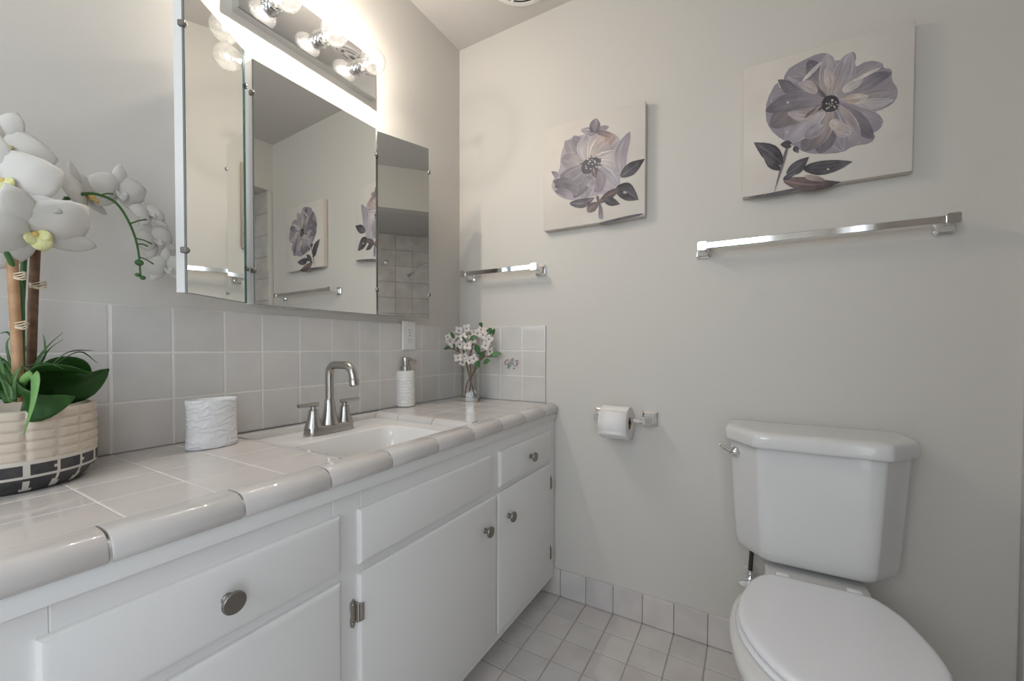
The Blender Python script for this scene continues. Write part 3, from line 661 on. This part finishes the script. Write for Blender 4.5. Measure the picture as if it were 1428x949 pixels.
# ------------------------------------------------------------------ wall art
def art(name, label, x0, x1, z0, z1, paint):
    th = .032; t = thing(name, ((x0+x1)/2, -.002, z0), label, 'painting', 'flower canvases on the back wall')
    bm = B(); box(bm, x0, x1, -th, -.002, z0, z1, .0025, 2); obj('canvas', bm, 'canvas', t)
    bm = B(); paint(bm, th); obj('painted_flower', bm, 'paint', t, smooth=0)
def painter(bm, th, ox, oy, k):
    st = [0]
    def P(p): q = at(p[0]/k+ox, p[1]/k+oy, 1, -th); return Vector((q.x, -th-.0003-st[0]*.000012, q.z))
    cl = bm.loops.layers.float_color.get('Col') or bm.loops.layers.float_color.new('Col')
    def poly(pts, c, it=2):
        st[0] += 1; vs = [bm.verts.new(P(p)) for p in chaikin([(*p, 0) for p in pts], it)]
        es = [bm.edges.new((vs[i], vs[(i+1) % len(vs)])) for i in range(len(vs))]
        g = bmesh.ops.triangle_fill(bm, use_beauty=True, edges=es)
        for f in g['geom']:
            if isinstance(f, bmesh.types.BMFace):
                for lp in f.loops: lp[cl] = (*c, 1)
    def stroke(a, b, wd, c0, c1, pw=.8, rag=.06):
        "a petal or leaf brushed from a to b, colour running from c0 to c1"
        st[0] += 1; big = wd > 17; n, m = (22, 16) if big else (8, 3); a = Vector(a); b = Vector(b); d = b-a; s = Vector((-d.y, d.x)).normalized(); rows = []
        leafy = max(c0) < .1 or c0 == ROSE; ex = .95 if leafy else .62; cur = rnd.uniform(-.10, .10)*d.length if big else 0
        st_ = [rnd.uniform(-1, 1) for _ in range(m+1)]; st_ = [(st_[max(k-1, 0)]+2*st_[k]+st_[min(k+1, m)])/4 for k in range(m+1)]
        pa, pb = rnd.uniform(0, 6), rnd.uniform(3, 7); tone = rnd.uniform(.9, 1.1)
        for i in range(n+1):
            t = i/n; w_ = wd*max(.02, math.sin(PI*(.03+.97*t)**pw))**ex
            w_ = [w_*(1+rag*math.sin(pa+t*pb)+rnd.uniform(-rag, rag)*.4), w_*(1+rag*math.cos(pa*2+t*pb*1.3)+rnd.uniform(-rag, rag)*.4)]
            rows.append([bm.verts.new(P(a+d*t+s*(cur*math.sin(PI*t)+(w_[0] if j < m/2 else w_[1])*(j/m-.5)*2))) for j in range(m+1)])
        for i in range(n):
            for j in range(m):
                f = bm.faces.new((rows[i][j], rows[i][j+1], rows[i+1][j+1], rows[i+1][j])); q_ = abs((j+.5)/m-.5)*2; t = (i+.5)/n
                t2 = min(1, max(0, t+.16*st_[j]+.05*math.sin(pa+t*9+j)))
                e = tone*(1+(.34 if big else .1)*st_[j]*(1-t*.3)+.08*math.sin(t*11+pa+st_[j]*3))
                if big and not leafy: e *= 1.16 if q_ > .90 or t > .95 else (.86 if q_ > .70 else 1)
                if leafy: e *= 1.9 if q_ < .09 else (.75 if q_ > .8 else 1)
                for lp in f.loops: lp[cl] = tuple(max(.004, (c0[q]*(1-t2)+c1[q]*t2)*e) for q in range(3))+(1,)
    return poly, stroke
LAV, LAVD, LAVL, PINK, CREAM, INK, INKL, ROSE = (.255, .225, .255), (.105, .092, .110), (.37, .335, .365), (.40, .325, .285), (.56, .51, .47), (.018, .016, .020), (.085, .078, .092), (.16, .105, .10)
def paint_big(bm, th):
    poly, stroke = painter(bm, th, 1010, 10, 3.39); c = (495, 450)
    poly([(195, 500), (200, 440), (250, 345), (268, 395), (290, 300), (350, 262), (450, 215), (505, 220), (530, 265), (600, 205), (628, 225), (610, 290), (680, 250), (750, 262), (752, 290), (795, 290), (790, 345), (822, 385), (815, 440), (760, 480), (690, 500), (755, 535), (735, 580), (690, 600), (718, 605), (695, 645), (610, 655), (560, 688), (450, 695), (380, 688), (320, 650), (240, 605), (200, 550)], LAV, 1)
    for b, wd, c0, c1 in (((215, 440), 60, LAVD, LAV), ((255, 345), 38, LAV, LAVD), ((330, 290), 62, PINK, LAV), ((400, 250), 52, LAVL, LAVD), ((490, 220), 48, PINK, LAVL), ((300, 330), 30, LAVD, LAVL), ((600, 215), 50, LAVL, LAVL), ((560, 250), 22, PINK, LAV),
            ((745, 265), 48, PINK, LAV), ((790, 310), 38, LAVL, LAVD), ((815, 400), 52, PINK, LAV), ((800, 440), 26, CREAM, LAVL), ((700, 500), 40, PINK, LAVL), ((750, 545), 62, LAVL, LAV), ((705, 620), 48, LAV, LAVD), ((640, 645), 52, PINK, LAV),
            ((560, 680), 66, LAVL, LAV), ((450, 690), 72, LAV, LAVD), ((370, 680), 62, PINK, LAVD), ((290, 640), 66, LAVL, LAV), ((215, 560), 66, PINK, LAVD), ((195, 490), 44, LAV, LAVD)):
        stroke(c, b, wd, c0, c1, 1.15)
    for a, b, wd, c0, c1 in (((420, 520), (300, 500), 26, PINK, LAVL), ((470, 560), (380, 620), 30, LAVL, LAV), ((520, 560), (600, 600), 34, PINK, LAVL), ((440, 400), (350, 360), 26, PINK, LAVL), ((500, 380), (480, 290), 26, PINK, LAVL), ((570, 440), (680, 420), 24, (.50, .38, .31), CREAM), ((560, 400), (660, 330), 22, CREAM, LAVL), ((370, 350), (470, 250), 9, CREAM, LAVL), ((610, 350), (740, 285), 8, CREAM, CREAM), ((500, 540), (560, 580), 28, CREAM, PINK)):
        stroke(a, b, wd, c0, c1, .9)
    for q in range(46):
        a = rnd.uniform(0, 2*PI); r = rnd.uniform(20, 78); stroke((c[0]+r*.3*math.cos(a), c[1]+5+r*.3*math.sin(a)), (c[0]+r*math.cos(a), c[1]+5+r*.8*math.sin(a)), 3.5, INK, rnd.choice((INK, INKL, LAVL, LAV)), .8)
    poly([(458, 450), (480, 420), (520, 415), (545, 440), (540, 480), (500, 500), (465, 490)], INK)
    for q in range(16): a = rnd.uniform(0, 6.28); r = rnd.uniform(5, 48); p = (c[0]+r*math.cos(a), c[1]+12+r*.8*math.sin(a)); stroke(p, (p[0]+7, p[1]+4), 3, LAVL, CREAM)
    for q in range(12): a = rnd.uniform(2.6, 4.4); r = rnd.uniform(60, 100); stroke((410, 500), (410+r*.6*math.cos(a+1), 510+r*.5*math.sin(a)), 4, INKL, LAVD)
    stroke((300, 655), (232, 888), 7, INKL, ROSE, .5); stroke((275, 740), (140, 640), 40, INK, INKL); stroke((265, 770), (180, 690), 20, INK, INKL); stroke((320, 650), (265, 650), 20, INK, INK); stroke((330, 660), (350, 690), 14, INK, INKL)
    stroke((295, 790), (400, 708), 27, INKL, INK); stroke((375, 765), (605, 730), 34, INK, INKL); stroke((280, 820), (552, 826), 32, ROSE, INK); stroke((380, 800), (480, 820), 14, PINK, ROSE); stroke((278, 815), (340, 780), 12, INK, INKL)
    poly([(85, 905), (220, 878), (330, 855), (400, 852), (300, 880), (180, 898)], INKL)
    for p in ((312, 650), (290, 590), (485, 764), (295, 450), (505, 438)): stroke(p, (p[0]+12, p[1]+4), 4, CREAM, CREAM)
def paint_small(bm, th):
    poly, stroke = painter(bm, th, 730, 120, 4.315); c = (410, 470)
    poly([(172, 570), (168, 620), (230, 680), (330, 690), (440, 655), (540, 640), (585, 590), (580, 540), (610, 480), (600, 400), (590, 330), (550, 285), (480, 270), (400, 285), (300, 305), (250, 335), (222, 420), (222, 500)], LAVL, 2)
    for b, wd, c0, c1 in (((250, 330), 52, CREAM, LAV), ((225, 440), 62, CREAM, LAV), ((300, 300), 50, LAVL, LAV), ((380, 290), 62, CREAM, LAVL), ((450, 280), 62, CREAM, LAVL), ((520, 275), 58, CREAM, (.42, .31, .28)), ((575, 320), 44, PINK, LAVL), ((590, 420), 70, CREAM, LAVL), ((590, 520), 62, CREAM, LAVL),
            ((560, 610), 66, LAVL, LAVL), ((460, 640), 66, LAVL, LAV), ((360, 680), 70, CREAM, LAV), ((260, 670), 66, LAVL, LAVD), ((190, 610), 60, LAVL, LAVD)):
        stroke(c, b, wd, c0, c1, 1.15)
    stroke((590, 520), (640, 275), 40, LAVL, LAV); stroke((440, 275), (345, 265), 26, LAV, LAVL); stroke((420, 280), (440, 195), 34, LAVD, LAV); stroke((455, 260), (515, 245), 16, LAV, LAV); stroke((215, 560), (170, 515), 18, LAVL, LAVD)
    stroke((330, 640), (180, 570), 42, LAV, LAVD); stroke((300, 680), (190, 630), 24, LAVL, LAVD); stroke((545, 300), (490, 370), 26, (.36, .25, .22), (.45, .34, .31)); stroke((440, 275), (550, 300), 20, LAVD, (.38, .28, .26))
    for q in range(44):
        a = rnd.uniform(0, 2*PI); r = rnd.uniform(20, 84); stroke((c[0]+r*.3*math.cos(a), c[1]+r*.3*math.sin(a)), (c[0]+r*math.cos(a), c[1]+r*.8*math.sin(a)), 4.5, INK, rnd.choice((INK, INKL, ROSE)), .8)
    poly([(345, 500), (360, 450), (400, 430), (450, 430), (475, 450), (440, 490), (400, 530), (360, 530)], INKL); stroke((420, 490), (435, 560), 16, ROSE, INKL)
    for q in range(18): a = rnd.uniform(0, 6.28); r = rnd.uniform(10, 62); p = (c[0]+r*math.cos(a), c[1]-10+r*.7*math.sin(a)); stroke(p, (p[0]+6, p[1]+8), 4, CREAM, CREAM)
    stroke((380, 600), (420, 550), 40, LAVL, LAV)
    stroke((585, 545), (730, 438), 34, INKL, INK); stroke((560, 610), (692, 684), 52, INK, INKL); stroke((460, 700), (600, 610), 24, ROSE, INK); stroke((480, 680), (580, 710), 26, INKL, INK); stroke((385, 755), (462, 700), 26, ROSE, INKL); stroke((280, 708), (430, 670), 28, INKL, LAVD); stroke((375, 720), (380, 680), 12, INKL, INKL)
    stroke((468, 800), (460, 700), 14, LAV, LAVD, .5); stroke((445, 660), (455, 720), 9, LAVD, ROSE, .5); stroke((600, 640), (625, 640), 8, LAVL, LAVL)
    poly([(440, 826), (560, 795), (700, 765), (735, 770), (620, 800), (480, 832)], INKL)
art('canvas_art', 'square canvas of a pale peony nearer the corner and short towel bar', .4495, .8480, 1.4815, 1.8875, paint_small)
art('canvas_art', 'square canvas of a darker lavender bloom above the long towel bar', 1.1510, 1.5510, 1.4910, 1.8940, paint_big)

# ------------------------------------------------------------------ towel bars
def towel_bar(label, xa, xb, z, ya, e0, e1):
    t = thing('towel_bar', ((xa+xb)/2, -.001, z), label, 'towel bar', 'chrome towel bars on the back wall')
    bm = B(); box(bm, e0, e1, -ya-.0095, -ya+.0095, z-.0095, z+.0095, .0012, 1); obj('rail', bm, 'chrome', t, smooth=20)
    for x, e, s in ((xa, e0, -1), (xb, e1, 1)):
        bm = B(); zb = z-.006
        def rr(h, hz, y, zz=0): return [(p[0], y, p[1]) for p in rrect(x-h, x+h, zb+zz-hz, zb+zz+hz, min(h, hz)*.35, 0, 4)]
        loft(bm, [rr(.0235, .0235, -.0008), rr(.0235, .0235, -.006), rr(.0215, .0215, -.0095), rr(.017, .017, -.0115), rr(.0115, .0125, -.020, .001), rr(.0105, .0115, -ya+.014, .004), rr(.0135, .0135, -ya+.010, .006), rr(.0135, .0135, -ya-.0115, .006)])
        obj('bracket', bm, 'chrome', t)
towel_bar('short chrome towel bar in the corner beside the mirror', .072, .424, 1.336, .060, .058, .438)
towel_bar('long chrome towel bar mounted above the toilet', 1.0385, 1.6215, 1.3435, .060, 1.027, 1.634)

# ------------------------------------------------------------------ toilet paper
HZ = .752
TP = thing('paper_holder', (.78, -.001, HZ), 'chrome toilet paper holder on the wall beside the toilet', 'toilet paper holder')
for x in (.690, .868):
    bm = B()
    def sq(h, y): return [(x-h, y, HZ+.006-h), (x+h, y, HZ+.006-h), (x+h, y, HZ+.006+h), (x-h, y, HZ+.006+h)]
    loft(bm, [sq(.0265, -.0008), sq(.0265, -.007), sq(.0225, -.011), sq(.019, -.013), sq(.016, -.020), sq(.013, -.055), sq(.014, -.070), sq(.012, -.074)])
    obj('post', bm, 'chrome', TP, smooth=25)
bm = B(); tube(bm, [(.686, -.062, HZ), (.872, -.062, HZ)], .0055, 12); tube(bm, [(.705, -.062, HZ), (.846, -.062, HZ)], .0095, 14); obj('roller', bm, 'chrome', TP)
RC = Vector((.712, -.070, HZ-.008))
TR = thing('toilet_paper_roll', (.762, -.070, RC.z-.059), 'white toilet paper roll on the chrome holder', 'toilet paper')
bm = B(); RR = .0590
lathe(bm, RC, (1, 0, 0), [(.002, .0215), (0, .024), (0, RR-.002), (.002, RR), (.098, RR), (.100, RR-.002), (.100, .024), (.098, .0215), (.002, .0215)], 48, False, False); obj('paper', bm, 'paper', TR)
bm = B(); lathe(bm, RC, (1, 0, 0), [(.001, .0214), (.099, .0214), (.099, .0200), (.001, .0200), (.001, .0214)], 32, False, False); obj('cardboard_core', bm, 'card', TR)
bm = B(); surf(bm, [RC+Vector((.05, -(RR+.0006)*math.cos(a), (RR+.0006)*math.sin(a))) for a in [.9-.12*k for k in range(12)]]+[RC+Vector((.05, -RR-.0006, -.034))], lambda t: .049, (1, 0, 0), n=2); obj('loose_sheet', bm, 'paper', TR, solid=.0006)

# ------------------------------------------------------------------ toilet
TX = 1.335
TO = thing('toilet', (TX, -.35, 0), 'white two piece toilet with closed lid', 'toilet')
def tank_ring(hw, yb, ys_, yf, ch, z, it=3):
    p = [(TX-hw*.96, yb, z), (TX-hw, yb-.02, z), (TX-hw, ys_, z), (TX-ch, yf, z), (TX+ch, yf, z), (TX+hw, ys_, z), (TX+hw, yb-.02, z), (TX+hw*.96, yb, z)]
    q = []
    for i in range(len(p)):                                 # subdivide so that corner rounding stays tight
        a, b = Vector(p[i]), Vector(p[(i+1) % len(p)]); q += [a, a.lerp(b, .2) if (b-a).length > .1 else a.lerp(b, .36), a.lerp(b, .8) if (b-a).length > .1 else a.lerp(b, .64)]
    return chaikin(q, it)
bm = B()
rr_ = []
for z, hw, yf, k in ((.412, .150, -.165, 0), (.4135, .168, -.180, 0), (.418, .178, -.189, 0), (.428, .185, -.195, 0), (.448, .189, -.199, 0), (.52, .194, -.203, 0), (.62, .200, -.208, 0), (.738, .207, -.213, 0)):
    rr_.append(tank_ring(hw, -.018, -.118*(.8+.2*hw/.207), yf, .138*hw/.207-.004, z))
loft(bm, rr_); tank = obj('tank', bm, 'porc', TO, smooth=60)
bm = B(); rr_ = []
for z, d in ((.7365, -.010), (.7385, -.002), (.744, 0), (.766, 0), (.774, -.0025), (.779, -.008), (.7815, -.018), (.782, -.03)):
    rr_.append(tank_ring(.2215+d, -.012-.3*max(0, -d), -.128-d*.6, -.228-d, .142+d*.4, z))
loft(bm, rr_); obj('tank_lid', bm, 'porc', TO, smooth=60)
bm = B(); lv = Vector((TX-.192, -.140, .703)); nn = Vector((-.9, -.42, 0)).normalized()
lathe(bm, lv+Vector((.006, .003, 0)), nn, [(0, .016), (.008, .016), (.011, .013), (.016, .011), (.018, .006)], 20)
tube(bm, [lv+nn*.012, lv+nn*.016+Vector((-.014, .016, .004)), lv+nn*.017+Vector((-.028, .045, .012))], [.0065, .006, .0045], 10)
fl = obj('flush_lever', bm, 'chrome', TO); fl['label'] = 'chrome flush lever'
# bowl
def egg(z, hw, yb, yf, ym, pb=.62, pf=.56, n=28):
    pts = []
    for k in range(n+1):
        a = PI*k/n-PI/2                                       # right side from the front to the back
        s = math.sin(a); x = hw*abs(math.cos(a))**(pf if s < 0 else pb)
        pts.append((x, ym+(yf-ym)*(-s) if s < 0 else ym+(yb-ym)*s))
    return [(TX+x, y, z) for x, y in pts]+[(TX-x, y, z) for x, y in pts[-2:0:-1]]
bm = B()
rings = [egg(0.001, .100, -.10, -.545, -.30), egg(.02, .102, -.10, -.548, -.30), egg(.05, .094, -.10, -.535, -.30), egg(.14, .096, -.09, -.53, -.31), egg(.20, .118, -.09, -.555, -.33), egg(.26, .150, -.10, -.605, -.37), egg(.31, .176, -.14, -.65, -.41),
         egg(.345, .190, -.20, -.683, -.43), egg(.366, .193, -.22, -.688, -.435), egg(.377, .190, -.225, -.684, -.435), egg(.3815, .180, -.235, -.674, -.435), egg(.382, .12, -.29, -.60, -.435)]
loft(bm, rings)
for s in (1,):
    loft(bm, [[(TX+x, y, z) for x, y in ((-hw, -.03), (-hw*1.02, -.15), (-hw*1.04, -.30), (hw*1.04, -.30), (hw*1.02, -.15), (hw, -.03))] for z, hw in ((.22, .07), (.30, .092), (.36, .108), (.385, .112), (.396, .110), (.400, .104))])
obj('bowl', bm, 'porc', TO, smooth=60)
prof_s = [(-.243, .092), (-.247, .106), (-.258, .118), (-.28, .134), (-.31, .1495), (-.34, .158), (-.37, .1645), (-.405, .1715), (-.44, .1742), (-.475, .1735), (-.51, .1665), (-.545, .153), (-.577, .1365), (-.61, .112), (-.635, .087), (-.655, .060), (-.668, .032), (-.672, 0)]
def seat_ring(z, g):
    r = [(TX+max(0, h+g*(1 if h > 0 else 0)), y+(-g if y < -.5 else (g if y > -.25 else 0)), z) for y, h in prof_s]
    return r+[(2*TX-x, y, zz) for x, y, zz in r[-2::-1]]
bm = B(); loft(bm, [seat_ring(.3825, 0), seat_ring(.384, .004), seat_ring(.391, .006), seat_ring(.397, .003), seat_ring(.3975, -.004)]); obj('seat', bm, 'seat', TO, smooth=50)
bm = B(); loft(bm, [seat_ring(.3985, -.003), seat_ring(.4000, .0005), seat_ring(.405, .0015), seat_ring(.4105, -.001), seat_ring(.4135, -.006), seat_ring(.4145, -.014), seat_ring(.4150, -.03)]); obj('seat_lid', bm, 'seat', TO, smooth=50)
bm = B()
for s in (-1, 1): box(bm, TX+s*.075-.016, TX+s*.075+.016, -.246, -.222, .3985, .412, .004)
obj('seat_hinges', bm, 'seat', TO)

# supply valve under the tank
vx = 1.187
SV = thing('supply_valve', (vx, -.062, .22), 'chrome water supply valve on the wall under the toilet tank', 'valve')
bm = B(); lathe(bm, (vx, -.0005, .290), (0, -1, 0), [(0, .022), (.003, .021), (.006, .010), (.045, .0085), (.047, .0115), (.075, .0115), (.078, .007)], 20)
lathe(bm, (vx, -.062, .300), (0, 0, 1), [(0, .0075), (.010, .0075), (.011, .0095), (.021, .0095), (.022, .006)], 14); obj('valve_body', bm, 'chrome', SV)
bm = B(); lathe(bm, (vx, -.077, .290), (0, -1, 0), [(0, .006), (.012, .006)], 12)
loft(bm, [[(vx+.022*math.cos(a)-.008, y, .290+.009*math.sin(a)) for a in [2*PI*k/20 for k in range(20)]] for y in (-.089, -.098)]); obj('handle', bm, 'chrome', SV)
bm = B(); tube(bm, spline([(vx, -.062, .321), (vx+.002, -.064, .36), (vx+.004, -.070, .404)], 6), .0062, 12); obj('hose', bm, 'rubber', SV)
bm = B(); lathe(bm, (vx+.004, -.070, .388), (0, 0, 1), [(0, .010), (.012, .0135), (.0225, .0135)], 16); obj('coupling_nut', bm, 'nickel', SV)

# ------------------------------------------------------------------ ceiling vent fan
EF = thing('ceiling_fan_vent', (.43, -.195, ZC-.012), 'round white exhaust fan vent in the ceiling', 'vent')
ec = Vector((.43, -.195, ZC-.0005))
bm = B(); lathe(bm, ec, (0, 0, -1), [(0, .135), (.004, .1345), (.009, .128), (.011, .118), (.0105, .110), (.006, .107)], 64); obj('rim', bm, 'plastic', EF)
bm = B(); lathe(bm, ec+Vector((0, 0, -.0085)), (0, 0, -1), [(0, .1065), (.0006, .1065)], 48); obj('dark_cavity', bm, 'dark', EF)
for r0, r1 in ((.030, .060), (.078, .098)):
    bm = B(); lathe(bm, ec+Vector((0, 0, -.010)), (0, 0, -1), [(0, r0), (.003, r0+.003), (.004, (r0+r1)/2), (.003, r1-.003), (0, r1), (0, r0)], 48, False, False); obj('grille_ring', bm, 'plastic', EF)
for k in range(6):
    a = k*PI/3+.3; bm = B(); box(bm, .02, .109, -.006, .006, -.004, 0, .001, 1); bm.transform(Matrix.Translation(ec+Vector((0, 0, -.0098))) @ Matrix.Rotation(a, 4, 'Z')); obj('spoke', bm, 'plastic', EF)

# ------------------------------------------------------------------ shower head in the alcove (seen in the side wing)
SH = thing('shower_head', (2.22, -.04, 1.745), 'chrome shower head on the tiled alcove wall reflected in the mirror', 'shower head')
hp = Vector((2.22, -.038, 1.745))
bm = B(); lathe(bm, hp, (0, -1, 0), [(0, .03), (.004, .029), (.010, .012)], 24); obj('flange', bm, 'chrome', SH)
bm = B(); tube(bm, spline([hp, hp+Vector((0, -.06, .0)), hp+Vector((0, -.12, -.04)), hp+Vector((0, -.16, -.085))], 6), .0105, 12); obj('arm', bm, 'chrome', SH)
bm = B(); lathe(bm, hp+Vector((0, -.155, -.080)), (0, -.66, -.75), [(0, .012), (.012, .017), (.03, .020), (.055, .034), (.064, .036), (.066, .033)], 28); obj('spray_face', bm, 'chrome', SH)
HK = thing('robe_hook', (XA-.009, -.42, 1.76), 'small chrome hook on the shower tile reflected in the mirror', 'hook')
bm = B(); lathe(bm, (XA-.0085, -.42, 1.80), (-1, 0, 0), [(0, .02), (.005, .019), (.008, .009)], 20); tube(bm, spline([(XA-.012, -.42, 1.80), (XA-.035, -.42, 1.795), (XA-.045, -.42, 1.81)], 5), .006, 10); obj('hook', bm, 'chrome', HK)

# fill lamp added on the ceiling, unseen behind the camera
CL = thing('fill_lamp', (1.0, -1.95, ZC-.08), 'added round fill lamp on the ceiling near the window', 'fill light')
bm = B(); lathe(bm, (1.0, -1.95, ZC-.0005), (0, 0, -1), [(0, .17), (.02, .17), (.025, .16)], 40); obj('fill_lamp_base', bm, 'plastic', CL)
bm = B(); lathe(bm, (1.0, -1.95, ZC-.0255), (0, 0, -1), [(0, .155), (.02, .15), (.04, .12), (.052, .06), (.055, .001)], 40); obj('diffuser', bm, 'filldisc', CL)
